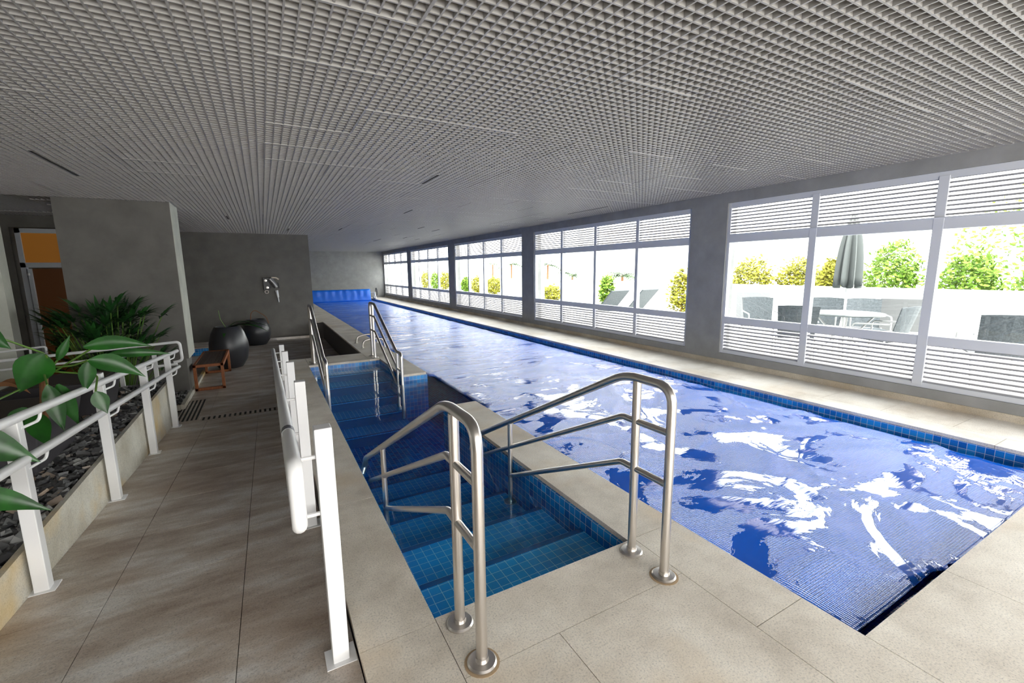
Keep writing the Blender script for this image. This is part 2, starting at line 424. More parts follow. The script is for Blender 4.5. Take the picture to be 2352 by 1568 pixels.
# ------------------------------------------------------------------ pool cover
def cover_fields(x, y):
    p = Vector((x, y, 0))
    w = Vector((noise.noise(Vector((x*.8, y*.8, 3.1))), noise.noise(Vector((x*.8, y*.8, 9.7))), 0))*.9
    near = max(0, min(1, (9-y)/6))
    q1 = Vector((x*.55+w.x, y*2.3+w.y*1.4, .5))
    q2 = Vector((x*1.1+w.x*1.6, y*1.1+w.y*1.6, 4.5))
    r1 = 1-abs(noise.noise(q1))*2.2; r2_ = 1-abs(noise.noise(q2))*2.0
    h = .010*max(0, r1)**3*(1-.3*near)+near*(.013*max(0, r2_)**3+.012*noise.noise(q2*.8+Vector((7, 1, 2))))
    h += .006*noise.noise(Vector((x*3, y*6, 2)))*.6
    wetn = noise.noise(Vector((x*1.3+w.x*1.5, y*1.5+w.y*1.5, 20)))+.5*noise.noise(Vector((x*3.3, y*3.3, 25)))+.28*noise.noise(Vector((x*11, y*11, 5)))
    wetn2 = noise.noise(Vector((x*.5+w.x*.6, y*3.0+w.y, 30)))+.25*noise.noise(Vector((x*9, y*9, 5)))
    v = near*wetn+(1-near)*(wetn2-.12)
    wet = max(0, min(1, (v-.12)/.05))
    return h, wet
dx = .05; xs = [2.02+i*dx for i in range(int(3.02/dx)+1)]
ys = []; y = .712
while y < 24.3: ys.append(y); y += .035 if y < 6 else (.06 if y < 12 else .1)
vs = []; wet = []
nx, ny = len(xs), len(ys)
for j, y in enumerate(ys):
    for i, x in enumerate(xs):
        X, Yy = x, y
        if i == 0: X += .035*noise.noise(Vector((0, y*9, 1)))+(.10+.10*abs(noise.noise(Vector((0, y*14, 8)))) if 4.3 < y < 6.2 else 0)
        if i == nx-1: X += .03*noise.noise(Vector((5, y*5, 1)))
        if j == 0: Yy += .05*abs(noise.noise(Vector((x*14, 0, 1))))+(.17 if x < 2.55 else .17*max(0, 1-(x-2.55)/.35))
        h, w_ = cover_fields(x, y)
        e = min(x-xs[0], xs[-1]-x)
        z = -.083+h-.03*max(0, 1-e/.12)*(1 if x > 3 else .4)
        vs.append((X, Yy, z)); wet.append(w_)
fs = [(j*nx+i, j*nx+i+1, (j+1)*nx+i+1, (j+1)*nx+i) for j in range(ny-1) for i in range(nx-1)]
me = bpy.data.meshes.new('pool_cover'); me.from_pydata(vs, [], fs)
cov = link('pool_cover', me, M_cover, None, True)
so = cov.modifiers.new('thick', 'SOLIDIFY'); so.thickness = .004; so.offset = -1
tag(cov, 'wrinkled blue bubble cover floating over the whole long lap pool', 'pool cover')
# far roll of the cover on its reel
t = empty('cover_reel', (3.5, 24.35, 0)); tag(t, 'blue cover roll on a low reel across the far end of the long pool', 'reel')
b = MB(); pr = []
n = 40
for k in range(n+1):
    x = -1.45+2.85*k/n
    for j in range(9):
        a_ = j/8
        yy = -.20+.05*math.sin(k*1.3)*.4*a_+.10*a_; zz = -.09+.60*a_
        pr.append((x, yy+.02*noise.noise(Vector((k*.5, j*.4, 1))), zz))
me_ = MB(); me_.add(pr, [(k*9+j, (k+1)*9+j, (k+1)*9+j+1, k*9+j+1) for k in range(n) for j in range(8)])
fl = me_.build('hanging_cover', M_roll, t, True); sm = fl.modifiers.new('thick', 'SOLIDIFY'); sm.thickness = .01
b = MB(); b.tube([(-1.45, .08, .33), (1.40, .08, .33)], .19, 28); b.build('cover_roll', M_roll, t, True)
b = MB(); b.tube([(-1.6, .08, .33), (1.72, .08, .33)], .035, 12); b.build('axle', M_alu, t, True)
for sx in (-1.55, 1.66):
    b = MB(); b.tube([(sx, -.2, 0), (sx, .08, .33), (sx, .36, 0)], .025, 10); b.box(sx-.05, sx+.05, -.25, .41, 0, .05); b.build('stand', M_white, t)
b = MB(); b.tube([(1.75, .08+.20*math.cos(i*math.pi/8), .36+.20*math.sin(i*math.pi/8)) for i in range(17)], .018, 8)
for i in range(4): b.tube([(1.75, .08, .36), (1.75, .08+.20*math.cos(i*math.pi/2), .36+.20*math.sin(i*math.pi/2))], .012, 6)
b.build('hand_wheel', M_plastic_dark, t)

# ------------------------------------------------------------------ ceiling
b = MB(); p = .0583; hz = .042; tk = .0085
GX0, GX1, GY0, GY1 = -6.0, XR-.03, YB, YE-.02
x = GX1-.01; k = 0
while x > GX0:
    b.box(x-tk/2, x+tk/2, GY0, GY1, CH, CH+hz); x -= p; k += 1
y = GY0+.02
while y < GY1:
    if y < 8.7: b.box(GX0, GX1, y-tk/2, y+tk/2, CH+.0006, CH+hz-.0006)
    else: b.box(-1.75, GX1, y-tk/2, y+tk/2, CH+.0006, CH+hz-.0006)
    y += p
struct(b.build('ceiling', M_grid))
b = MB()   # main carrier bars, a little lower every tenth cell in one direction
y = GY0+.02; k = 0
rr = random.Random(3)
while y < GY1:
    x = GX1-.01
    while x > -5:
        if rr.random() < .30:
            b.box(x-p*10, x, y-.007, y+.007, CH-.004, CH+.03)
        if rr.random() < .16:
            b.box(x-.008, x+.006, y, y+p*10, CH-.003, CH+.034)
        x -= p*10
    y += p*10; k += 1
struct(b.build('ceiling', M_grid))
b = MB()
for k in range(16):
    x = GX1-.01-p*10*rr.randint(1, 13)-p*.5; y = GY0+.02+p*10*rr.randint(13, 34); b.box(x-.011, x+.011, y, y+p*10, CH-.002, CH+.001)
struct(b.build('ceiling', M_slab))
b = MB(); b.box(XL-.3, XR+.35, YB-.3, YE+.3, 3.05, 3.25); struct(b.build('ceiling', M_slab))

# ------------------------------------------------------------------ walls
WT = .22
bays = [(-.42, 4.30, 4), (4.93, 9.64, 4), (10.23, 14.97, 4), (15.57, 20.36, 4), (20.92, 25.60, 4)]
SILL, HEAD = .172, 2.365
b = MB()
b.box(XR, XR+WT, YB-.3, YE+.3, -1.4, SILL); b.box(XR, XR+WT, YB-.3, YE+.3, HEAD, 3.05)
prev = YB-.3
for (a, c, n_) in bays:
    if a == bays[0][0]: b.box(XR, XR+WT, YB-.3, a, SILL, HEAD)
    else: b.box(XR, XR+WT, prev, a, SILL, HEAD)
    prev = c
b.box(XR, XR+WT, prev, YE+.3, SILL, HEAD)
struct(b.build('wall_right', M_wallr))
M_base = stone('skirting_stone', (.40, .34, .26), (.52, .46, .37), (.64, .58, .48), (.50, .36, .22), .8)
b = MB(); b.box(XR-.012, XR, YB, YE, 0, .07); struct(b.build('baseboard_right', M_base))
b = MB(); b.box(1.25, XR+WT, YE, YE+.25, -.5, 3.05); struct(b.build('wall_far', M_wallr))
b = MB(); b.box(-1.75, 1.25, 14.5, YE+.25, -1.4, 3.05); struct(b.build('wall_back', M_wall))
b = MB(); b.box(-1.75, 1.245, 14.488, 14.5, -.5, -.43); struct(b.build('baseboard_back', M_ramp))
# wall block at left with pale window-lit side plate and recessed base
b = MB(); b.box(-2.47, -1.15, 8.65, 9.30, .10, 3.05); struct(b.build('wall_pier', M_wall))
b = MB(); b.box(-1.15, -1.142, 8.65, 9.30, .10, 3.05); struct(b.build('lit_side_plate', M_wallp))  # added pale plate, paints window light onto the side face
b = MB(); b.box(-2.47, -1.19, 8.70, 9.25, -.6, .10); struct(b.build('wall_pier', M_wall))
b = MB(); b.box(-7, -1.75, 14.5, 14.7, -1.4, 3.05); b.box(-6.2, -3.90, 11.5, 11.7, -1.4, 3.05); b.box(-3.90, -2.2, 11.5, 11.7, 2.30, 3.05); b.box(-2.9, -2.0, 11.5, 11.7, -1.4, 2.30)
struct(b.build('wall_back', M_wall))
b = MB(); b.box(-6.2, -2.85, 8.0, 8.2, -1.4, 2.2); struct(b.build('wall_left', M_wallp))
b = MB(); b.box(XL-.2, XL, YB-.3, 14.7, -1.4, 3.05); struct(b.build('wall_left', M_wallp))
# front wall behind the camera with a wide glazed opening
b = MB(); b.box(XL, -2.2, YB-.2, YB, -1.4, 3.05); b.box(-2.2, 5.7, YB-.2, YB, 2.42, 3.05); b.box(5.7, XR+.2, YB-.2, YB, -1.4, 3.05); b.box(-2.2, 5.7, YB-.2, YB, -1.4, .0)
struct(b.build('wall_front', M_wallr))

# door at the left
t = struct(empty('door_1', (-3.83, 11.48, -.5)))
b = MB()
b.box(0, .07, 0, .1, 0, 2.78); b.box(0, .9, 0, .1, 2.70, 2.78); b.box(0, .9, 0, .1, 2.08, 2.17); b.box(.86, .93, 0, .1, 0, 2.78)
b.build('door_frame', M_frame, t)
b = MB(); b.box(.07, .86, .03, .05, 2.17, 2.70); b.build('transom_pane', M_orange, t)
b = MB(); b.box(.13, .86, .03, .06, 0, 2.06); b.build('door_leaf', M_doorwood, t)
b = MB(); b.box(.09, .14, -.02, .06, 0, 2.06); b.build('sliding_stile', M_frame, t)
b = MB(); b.lathe([(.001, 0), (.02, .01), (.02, .05), (.001, .06)], (.10, -.03, 1.93), 10); b.build('door_lamp', M_white, t)

# windows
def window(a, c, n_, idx):
    t = struct(empty('window_%d' % idx, (XR+.02, a, 0)))
    L = c-a; d = .07
    b = MB(); f = .045
    b.box(0, d, 0, f, SILL, HEAD); b.box(0, d, L-f, L, SILL, HEAD)
    b.box(0, d, f, L-f, HEAD-.07, HEAD); b.box(0, d, f, L-f, SILL, SILL+.055)
    b.build('window_frame', M_frame, t, bevel=.003)
    w = L/n_
    b = MB()
    b.box(-.005, d-.01, f, L-f, 1.805, 1.915)      # upper rail
    b.box(-.005, d-.01, f, L-f, .625, .725)        # lower rail
    b.box(-.02, d-.02, f, L-f, 1.915, 1.925)
    b.build('rail', M_frame, t, bevel=.003)
    for k in range(1, n_):
        mm = MB(); hw = .042 if idx == 1 else .036
        mm.box(-.008, d, k*w-hw, k*w+hw, SILL+.03, HEAD-.04); mm.build('mullion', M_frame, t, bevel=.003)
    for k in range(n_):
        y0 = k*w+.045; y1 = (k+1)*w-.045
        for (z0, z1, nm) in ((1.945, 2.295, 'louvre'), (.235, .625, 'louvre')):
            q = MB(); ns = 8; st = (z1-z0)/ns
            for s_ in range(ns+1):
                z = z0+s_*st
                q.hexa([(.010, y0, z-.008), (.052, y0, z+.002), (.052, y1, z+.002), (.010, y1, z-.008),
                        (.010, y0, z+.009), (.052, y0, z+.019), (.052, y1, z+.019), (.010, y1, z+.009)])
            q.build(nm, M_louvre, t)
        q = MB(); q.box(.030, .034, y0, y1, .725, 1.805); q.build('window_pane', M_glass, t)
for i, (a, c, n_) in enumerate(bays): window(a, c, n_, i+1)

# ------------------------------------------------------------------ steel pool handrails
def handrail(x, flip, far, label):
    t = empty('pool_handrail', (x, 0, 0)); tag(t, label, 'handrail', 'brushed steel handrails at the ends of the small pool')
    r = .0215
    if not far:
        Y = lambda y: y
        ya, yb = 1.33, 1.545
        b = MB(); b.tube([(0, ya, .012), (0, ya, .925), (0, 1.63, .925), (0, 3.50, -.02), (0, 3.56, -.10), (-.03, 3.53, -.16)], r, 14, fillet=.09); b.build('top_rail', M_steel, t, True)
        b = MB(); b.tube([(0, yb, .012), (0, yb, .91)], r*.98, 14); b.build('post', M_steel, t, True)
        b = MB(); b.lathe([(.067, 0), (.067, .0008), (.01, .001)], (0, ya, .0003), 22); b.build('rust_ring', M_rust, t)
        for z1, z2, ye, ze in ((.71, .705, 3.36, -.15), (.46, .46, 2.85, -.13)):
            b = MB(); b.tube([(0, ya, z1), (0, 1.64, z2), (0, ye, ze)], .0165, 12, fillet=.02); b.build('middle_rail', M_steel, t, True)
        b = MB(); b.tube([(0, 2.85, -.345), (0, 2.85, .30)], .018, 12); b.build('baluster', M_steel, t, True)
        b = MB(); b.lathe([(.05, 0), (.05, .010), (.02, .014), (.02, .02)], (0, 2.85, -.35), 20); b.build('base_flange', M_steel, t, True)
        yy = (ya, yb)
    else:
        ya, yb = 7.81, 7.61
        b = MB(); b.tube([(0, ya, .012), (0, ya, .92), (0, 7.45, .92), (0, 6.18, .335), (0, 5.92, .335), (0, 5.92, -.575)], r, 14, fillet=.07); b.build('top_rail', M_steel, t, True)
        b = MB(); b.tube([(0, yb, .012), (0, yb, .905)], r*.98, 14); b.build('post', M_steel, t, True)
        b = MB(); b.tube([(0, 6.15, .33), (0, 6.15, -.575)], .0185, 12); b.build('baluster', M_steel, t, True)
        b = MB(); b.tube([(0, ya, .71), (0, 7.5, .71), (0, 6.18, .09), (0, 5.93, .09)], .0165, 12, fillet=.02); b.build('middle_rail', M_steel, t, True)
        b = MB(); b.tube([(0, ya, .46), (0, 7.5, .46), (0, 6.20, -.15), (0, 5.93, -.15)], .0165, 12, fillet=.02); b.build('middle_rail', M_steel, t, True)
        yy = (ya, yb)
    for y in yy:
        b = MB(); b.lathe([(.056, 0), (.056, .006), (.050, .012), (.026, .014), (.025, .03)], (0, y, 0), 26); b.build('base_flange', M_steel, t, True)
handrail(.593, 0, False, 'near steel handrail on the coping beside the white ramp rail, dipping into the pool steps')
handrail(1.55, 0, False, 'steel handrail standing beside the covered lap pool and bending down into the near pool steps')
handrail(.60, 0, True, 'far steel handrail dipping into the small pool on the ramp side')
handrail(1.55, 0, True, 'far steel handrail dipping into the small pool on the blue cover side')
# low ladder grips on the strip
for y, lab in ((8.75, 'nearer'), (9.40, 'farther')):
    t = empty('ladder_grip', (1.56, y, 0)); tag(t, 'low curved chrome ladder grip on the stone strip, %s of the pair' % lab, 'ladder grip', 'chrome ladder grips on the strip')
    b = MB(); b.tube([(0, 0, 0), (.02, 0, .13), (.22, 0, .17), (.40, 0, .14), (.43, 0, -.08)], .017, 10, fillet=.07); b.build('grip_tube', M_steel, t, True)
    b = MB(); b.lathe([(.035, 0), (.035, .01), (.018, .014)], (0, 0, 0), 16); b.build('base_flange', M_steel, t, True)

# ------------------------------------------------------------------ white ramp rails
def post(t, x, y, z, h):
    b = MB(); b.box(x-.030, x+.030, y-.030, y+.030, z+.004, z+h); p_ = b.build('post', M_white, t, bevel=.004)
    b = MB(); b.box(x-.055, x+.055, y-.05, y+.05, z, z+.008); b.build('base_plate', M_white, p_)
def bracket(t, x0, x1, y, z):
    b = MB(); s_ = 1 if x1 > x0 else -1
    b.tube([(x0, y, z-.055), (x1, y, z-.055), (x1, y, z)], .0075, 8, fillet=.035); b.build('bracket', M_white, t, True)
RX = .140; rx = .036
t = empty('ramp_handrail', (RX, 1.0, 0)); tag(t, 'white double handrail on square posts between the ramp and the small pool', 'handrail')
for i in range(5):
    y = 1.68+1.265*i; post(t, RX, y-1.0 if False else y-1.0, 0+zr(y)-0, .955)
    for h in (.875, .655): bracket(t, RX-.026, rx, y-1.0, zr(y)+h-.02) if False else None
    for h in (.875, .655):
        b = MB(); b.tube([(-.026, y-1, zr(y)+h-.03), (rx-RX, y-1, zr(y)+h-.03), (rx-RX, y-1, zr(y)+h)], .008, 8, fillet=.02); b.build('bracket', M_white, t, True)
for ch in t.children:
    pass
# posts were given in ramp coordinates: shift x to the group's origin
for ch in list(t.children):
    if ch.name.startswith('post'): ch.location.x = -RX
b = MB(); y0, y1 = 1.50, 7.02
b.tube([(rx-RX, y1-1, zr(y1)+.875), (rx-RX, y0-1, zr(y0)+.875+.0), (rx-RX, y0-1, zr(y0)+.655), (rx-RX, y1-1, zr(y1)+.655)], .0235, 14, fillet=.07)
b.build('rail_loop', M_white, t, True)
b = MB(); yb_ = 2.0; b.tube([(rx-RX, yb_-1-.03, zr(yb_)+.878), (rx-RX, yb_-1+.03, zr(yb_)+.873)], .0248, 14); b.build('braille_plate', M_band, t, True)

LX = -1.135; lx = -1.07
t = empty('ramp_handrail', (0, 0, 0)); tag(t, 'white double handrail on square posts along the stone kerb beside the gravel bed', 'handrail')
for i, y in enumerate((1.73, 3.008, 4.30, 5.60, 6.85)):
    post(t, LX, y, zr(y), 1.0 if i == 2 else .925)
    for h in (.945, .735):
        b = MB(); b.tube([(LX+.026, y+.0, zr(y)+h-.075), (lx-.012, y+.13, zr(y)+h-.075), (lx, y+.13, zr(y)+h-.02)], .0075, 8, fillet=.03); b.build('bracket', M_white, t, True)
b = MB(); y0, y1 = .9, 7.15
b.tube([(lx, y1, zr(y1)+.945), (lx, y0, .945), (lx, y0, .735), (lx, y1, zr(y1)+.735)], .0225, 14, fillet=.07); b.build('rail_loop', M_white, t, True)
# rail along the end of the gravel bed
t = empty('bed_handrail', (0, 7.42, 0)); tag(t, 'white double handrail crossing the far end of the gravel bed, in front of the palm', 'handrail')
b = MB(); b.tube([(-3.0, 0, .44), (-1.07, 0, .53), (-1.06, 0, .27), (-1.16, 0, .255)], .0185, 12, fillet=.05); b.build('top_rail', M_white, t, True)
b = MB(); b.tube([(-3.0, 0, .16), (-1.12, 0, .225)], .0175, 12); b.build('lower_rail', M_white, t, True)
b = MB(); b.tube([(-3.0, .03, .33), (-1.30, .03, .40)], .014, 10); b.build('middle_rail', M_white, t, True)
for x in (-1.36, -1.72, -2.40):
    b = MB(); b.box(x-.022, x+.022, -.022, .022, -.5, .38); b.build('post', M_white, t)
t = empty('short_handrail', (-2.7, 8.0, -.5)); tag(t, 'short thin white rail standing by the door behind the leafy plant', 'handrail')
b = MB(); b.tube([(-.6, 0, .96), (.13, 0, 1.02), (.13, 0, .45)], .014, 10, fillet=.03); b.build('rail', M_white, t, True)
b = MB(); b.tube([(-.02, 0, 0), (-.02, 0, 1.0)], .014, 8); b.build('post', M_white, t)

# ------------------------------------------------------------------ kerbs, gravel
b = MB(); b.box(-1.212, -1.18, YB, 7.15, -.6, .07); b.box(-3.3, -1.18, 7.15, 7.22, -.6, .03)
struct(b.build('kerb', M_kerb))
b = MB(); b.box(-1.20, -1.15, 7.75, 8.7, -.5, -.43); b.box(-2.6, -1.20, 7.70, 7.75, -.5, -.43); b.box(-1.20, -1.15, 8.7, 12.5, -.5, -.45)
struct(b.build('kerb', M_kerb))
b = MB(); b.box(-6, -1.212, YB, 7.15, -.56, .0); struct(b.build('floor', M_soil))
b = MB(); b.box(-2.6, -1.20, 7.75, 8.70, -.56, -.49); struct(b.build('floor', M_soil))
b = MB(); b.box(-6, -2.6, 7.22, 9.0, -.56, -.5); struct(b.build('floor', M_ramp))
def gravel(x0, x1, y0, y1, z, cnt, label, smin, smax, seed):
    g = random.Random(seed); b = MB()
    for _ in range(cnt):
        x, y = g.uniform(x0, x1), g.uniform(y0, y1); s = g.uniform(smin, smax)
        e = Matrix.Rotation(g.uniform(0, 6.3), 3, 'Z') @ Matrix.Rotation(g.uniform(-.6, .6), 3, 'X') @ Matrix.Rotation(g.uniform(-.5, .5), 3, 'Y')
        c = Vector((x, y, z+g.uniform(0, .05)))
        pts = []
        for zz in (-1, 1):
            for (sx, sy) in ((-1, -1), (1, -1), (1, 1), (-1, 1)):
                pts.append(c+e @ Vector((sx*s*g.uniform(.6, 1.1), sy*s*g.uniform(.4, .8), zz*s*g.uniform(.2, .45))))
        b.hexa(pts)
    tag(b.build('slate_gravel', M_slate), label, 'gravel', kind='stuff')
gravel(-2.9, -1.235, 1.2, 7.1, 0.015, 9000, 'dark slate chips filling the planting bed beside the ramp', .02, .045, 5)
gravel(-2.5, -1.21, 7.78, 8.66, -.48, 900, 'dark slate chips in the small bed at the foot of the grey pier', .02, .04, 6)

# ------------------------------------------------------------------ planters and plants
def leaf_into(b, base, tip, width, side=None, sag=.0, n=9, fold=.25):
    base, tip = Vector(base), Vector(tip); d = tip-base; L = d.length; d.normalize()
    s_ = Vector(side).normalized() if side else d.cross(Vector((0, 0, 1)))
    s_ = (s_-d*s_.dot(d)).normalized(); nrm = s_.cross(d).normalized()
    if nrm.z < 0: nrm = -nrm
    vs = []; 
    for i in range(n+1):
        t = i/n
        w = width*.5*(math.sin(math.pi*min(1, t*.98+.02)**.72))**1.15*(1 if t < .98 else .03)
        c = base.lerp(tip, t)+Vector((0, 0, 1))*sag*math.sin(math.pi*t)
        for k in (-1, -.5, 0, .5, 1):
            vs.append(c+s_*w*k+nrm*(abs(k)*w*fold-.02*w))
    fs = [(i*5+k, i*5+k+1, (i+1)*5+k+1, (i+1)*5+k) for i in range(n) for k in range(4)]
    b.add(vs, fs)
camp = Vector((0, 0, 1.45))
def planter(x, y, w, h, lab):
    t = empty('planter', (x, y, 0)); tag(t, lab, 'planter')
    a, c = w*.40, w*.5
    b = MB(); b.hexa([(-a, -a, 0), (a, -a, 0), (a, a, 0), (-a, a, 0), (-c, -c, h), (c, -c, h), (c, c, h), (-c, c, h)]); b.build('planter_body', M_planter, t, bevel=.01)
    b = MB(); b.box(-c+.04, c-.04, -c+.04, c-.04, h, h+.004); b.build('soil', M_soil, t)
    return t
planter(-1.86, 4.55, .86, .46, 'square charcoal planter holding the big leafy plant on the slate bed')
planter(-1.85, 6.05, .74, .40, 'square charcoal planter behind the leafy one, near the end of the slate bed')
planter(-2.0, 2.95, .8, .40, 'low charcoal planter at the left frame edge beside the slate bed')
t = empty('leafy_plant', (-1.45, 4.25, .46)); tag(t, 'plant with large glossy green leaves leaning over the left ramp rail', 'plant')
T0 = Vector((-1.45, 4.25, .46))
def P(x, y, z): return Vector((x, y, z))-T0
b = MB()
SD = lambda *a: a
L = [ # base, tip, width, sag
 ((-1.44, 3.6, 1.13), (-1.30, 3.6, 1.03), .16, .02), ((-1.22, 3.75, .97), (-1.36, 3.75, .74), .25, .0),
 ((-1.21, 3.9, .90), (-1.13, 3.9, 1.06), .07, 0), ((-.98, 3.6, .93), (-.715, 3.6, .79), .15, .03),
 ((-1.02, 3.7, 1.00), (-.68, 3.7, .975), .12, .03), ((-.93, 3.8, .93), (-.60, 3.8, .90), .08, .01),
 ((-1.18, 3.6, .80), (-1.14, 3.6, .50), .13, 0), ((-1.15, 3.65, .79), (-1.10, 3.7, .50), .12, 0),
 ((-1.02, 3.75, .90), (-1.06, 3.75, .70), .12, 0), ((-.97, 3.6, .73), (-.93, 3.6, .58), .12, 0),
 ((-1.32, 2.85, .72), (-1.02, 2.9, .55), .22, .04), ((-1.20, 2.6, .54), (-.91, 2.6, .415), .135, .03),
 ((-1.33, 3.7, .66), (-1.38, 3.7, .50), .16, 0), ((-1.30, 3.7, .62), (-1.22, 3.6, .42), .15, 0),
 ((-1.50, 3.6, .85), (-1.42, 3.6, .80), .11, .01)]
for ba, ti, w, sg in L:
    m_ = (Vector(ba)+Vector(ti))/2; d = Vector(ti)-Vector(ba); side = d.cross(m_-camp)
    side = side.normalized()+Vector((0, 0, .25))
    leaf_into(b, P(*ba), P(*ti), w*.74, side, sg)
b.build('foliage', M_leaf, t, True)
b = MB()
b.tube([P(-1.42, 4.2, .46), P(-1.33, 4.0, .70), P(-1.28, 3.9, .88)], .022, 8); b.build('trunk', M_bark, t, True)
b = MB()
for q in ([(-1.28, 3.9, .80), (-1.22, 3.8, .90), (-1.21, 3.75, .96)], [(-1.25, 3.85, .96), (-1.36, 3.7, 1.08), (-1.44, 3.6, 1.13)], [(-1.26, 3.9, .86), (-1.1, 3.75, .88), (-.98, 3.6, .93)],
          [(-1.28, 3.9, .80), (-1.0, 3.8, .98), (-.95, 3.75, 1.0)], [(-1.30, 3.9, .82), (-1.25, 3.8, .84), (-1.18, 3.6, .80)], [(-1.31, 3.9, .78), (-1.4, 3.6, .74), (-1.32, 2.85, .72)],
          [(-1.30, 3.9, .80), (-1.21, 3.9, .90)], [(-1.28, 3.9, .84), (-1.0, 3.8, .80), (-.97, 3.6, .73)], [(-1.4, 3.5, .72), (-1.4, 3.0, .6), (-1.20, 2.6, .54)]):
    b.tube([P(*v) for v in q], .006, 6, fillet=.05)
b.build('stem', M_stem, t, True)
b = MB(); leaf_into(b, P(-1.52, 3.9, .76), P(-1.36, 3.9, .70), .10, None, .03, fold=.8); b.build('dry_leaf', M_dry, t)

def fan_palm(name, loc, rad, h, nf, seed, lab, nl=9):
    t = empty(name, loc); tag(t, lab, 'palm'); g = random.Random(seed)
    f = MB(); s_ = MB()
    for i in range(nf):
        a = g.uniform(0, 6.28); rr_ = rad*math.sqrt(g.random())*.85; z = h*(.35+.6*g.random())*(1-.25*rr_/rad)
        c = Vector((rr_*math.cos(a), rr_*math.sin(a)*.35, z))
        b0 = Vector((c.x*.25, c.y*.25, 0)); s_.tube([b0, b0.lerp(c, .6)+Vector((0, 0, .1)), c], .006, 5, fillet=.1)
        out_ = Vector((math.cos(a)*.9, math.sin(a)*.45-.15, .45+g.uniform(-.3, .5))).normalized()
        sd = out_.cross(Vector((0, 0, 1))).normalized()
        ln_ = rad*.42*g.uniform(.8, 1.2)
        for k in range(nl):
            th = (k/(nl-1)-.5)*2.9
            d = (out_*math.cos(th)+sd*math.sin(th)+Vector((0, 0, .15))).normalized()
            leaf_into(f, c, c+d*ln_*(1-.12*abs(th))-Vector((0, 0, .05*abs(th))), .046, None, .03, n=4, fold=.15)
    f.build('foliage', M_palm, t, True); s_.build('cane', M_stem, t, True)
    return t
fan_palm('lady_palm', (-1.93, 8.0, -.45), .74, 1.75, 90, 11, 'bushy dark green lady palm in front of the grey pier')
fan_palm('lady_palm', (-1.62, 10.4, -.45), .33, 1.25, 16, 12, 'small palm mostly hidden behind the grey pier, tips showing at its edge')

# round pots
def round_pot(loc, r, h, lab):
    t = empty('round_pot', loc); tag(t, lab, 'pot')
    pr_ = [(r*.45, 0), (r*.62, .02*h), (r*.88, .2*h), (r, .45*h), (r*.97, .62*h), (r*.82, .85*h), (r*.66, .98*h), (r*.62, h), (r*.56, h), (r*.56, .93*h), (.01, .92*h)]
    b = MB(); b.lathe(pr_, n=36); b.build('pot_body', M_pot, t, True)
    b = MB(); b.lathe([(r*.55, .925*h), (.01, .93*h)], n=20, cap=False); b.build('soil', M_soil, t)
    return t
round_pot((-.735, 10.80, -.5), .36, .86, 'large charcoal egg-shaped pot standing behind the wooden bench')
round_pot((-.27, 13.85, -.5), .345, .70, 'charcoal egg-shaped pot standing against the grey wall under the chrome fixture')
t = empty('potted_plant', (-.735, 10.80, .31)); tag(t, 'drooping glossy plant spilling over the rim of the pot behind the bench', 'plant')
b = MB()
for ba, ti, w in (((.05, .1, .03), (.62, .1, -.02), .16), ((.25, .05, .05), (.75, -.05, -.12), .15), ((.2, .2, .08), (.55, .3, .02), .12), ((0, 0, .02), (-.05, -.38, -.14), .12), ((.2, .1, .10), (.8, .2, -.05), .13), ((0, .1, 0), (.35, .2, .12), .08)):
    leaf_into(b, ba, ti, w, None, .05)
b.build('foliage', M_leaf, t, True)
b = MB(); b.tube([(0, 0, -.02), (-.1, 0, .20), (-.12, .02, .38)], .006, 6); b.build('stem', M_stem, t, True)
t = empty('bent_twig', (-.27, 13.85, .15)); tag(t, 'bare twig bent into a loop rising from the pot by the grey wall', 'twig')
b = MB(); b.tube([(-.12, 0, -.02), (-.10, 0, .22), (.0, 0, .30), (.14, 0, .20), (.26, 0, .10), (.30, 0, -.08)], .009, 6, fillet=.08); b.build('twig', M_bark, t, True)

# wooden bench
t = empty('wooden_bench', (-.93, 8.85, -.5), 0); tag(t, 'low orange wooden bench with open square end frames and a dark top', 'bench')
for y, nm in ((0, 'end_frame'), (1.50, 'end_frame')):
    b = MB(); w = .215; 
    b.box(-w, -w+.045, y, y+.05, 0, .44); b.box(w-.045, w, y, y+.05, 0, .44); b.box(-w, w, y, y+.05, 0, .045); b.box(-w, w, y, y+.05, .395, .44)
    b.build(nm, M_wood, t, bevel=.004)
for x in (-.215, .180):
    b = MB(); b.box(x, x+.035, .05, 1.50, .38, .44); b.build('side_rail', M_wood, t, bevel=.003)
b = MB()
for k in range(7): b.box(-.178+k*.0515, -.178+k*.0515+.046, .05, 1.50, .415, .435)
b.build('seat', M_seat, t)

# drain grates in the landing
t = empty('drain_grate', (-1.05, 7.05, -.5)); tag(t, 'floor drain of long dark parallel slots beside the last rail post', 'drain')
b = MB(); b.box(-.13, .13, 0, 1.18, .0005, .002); b.build('cover_plate', M_ramp, t)
b = MB()
for k in range(5): b.box(-.115+k*.05, -.115+k*.05+.024, .03, 1.15, .001, .003)
b.build('slot', M_drain, t)
t = empty('drain_channel', (-.90, 6.98, -.5)); tag(t, 'narrow drain channel of short dark slots across the foot of the ramp', 'drain')
b = MB(); b.box(0, 1.05, 0, .20, .0005, .002); b.build('cover_plate', M_ramp, t)
b = MB()
for k in range(17): b.box(.02+k*.061, .02+k*.061+.026, .03, .17, .001, .003)
b.build('slot', M_drain, t)

# blue tiled basin beyond the bench
t = empty('tiled_basin', (-1.75, 13.3, -.5)); tag(t, 'low blue tiled basin seen between the grey pier and the pots', 'basin')
b = MB(); b.box(-.8, .45, -.55, .45, 0, .17); b.build('basin_wall', M_tile, t)
b = MB(); b.box(-.82, .47, -.57, .47, .17, .19); b.build('rim', M_ramp, t)

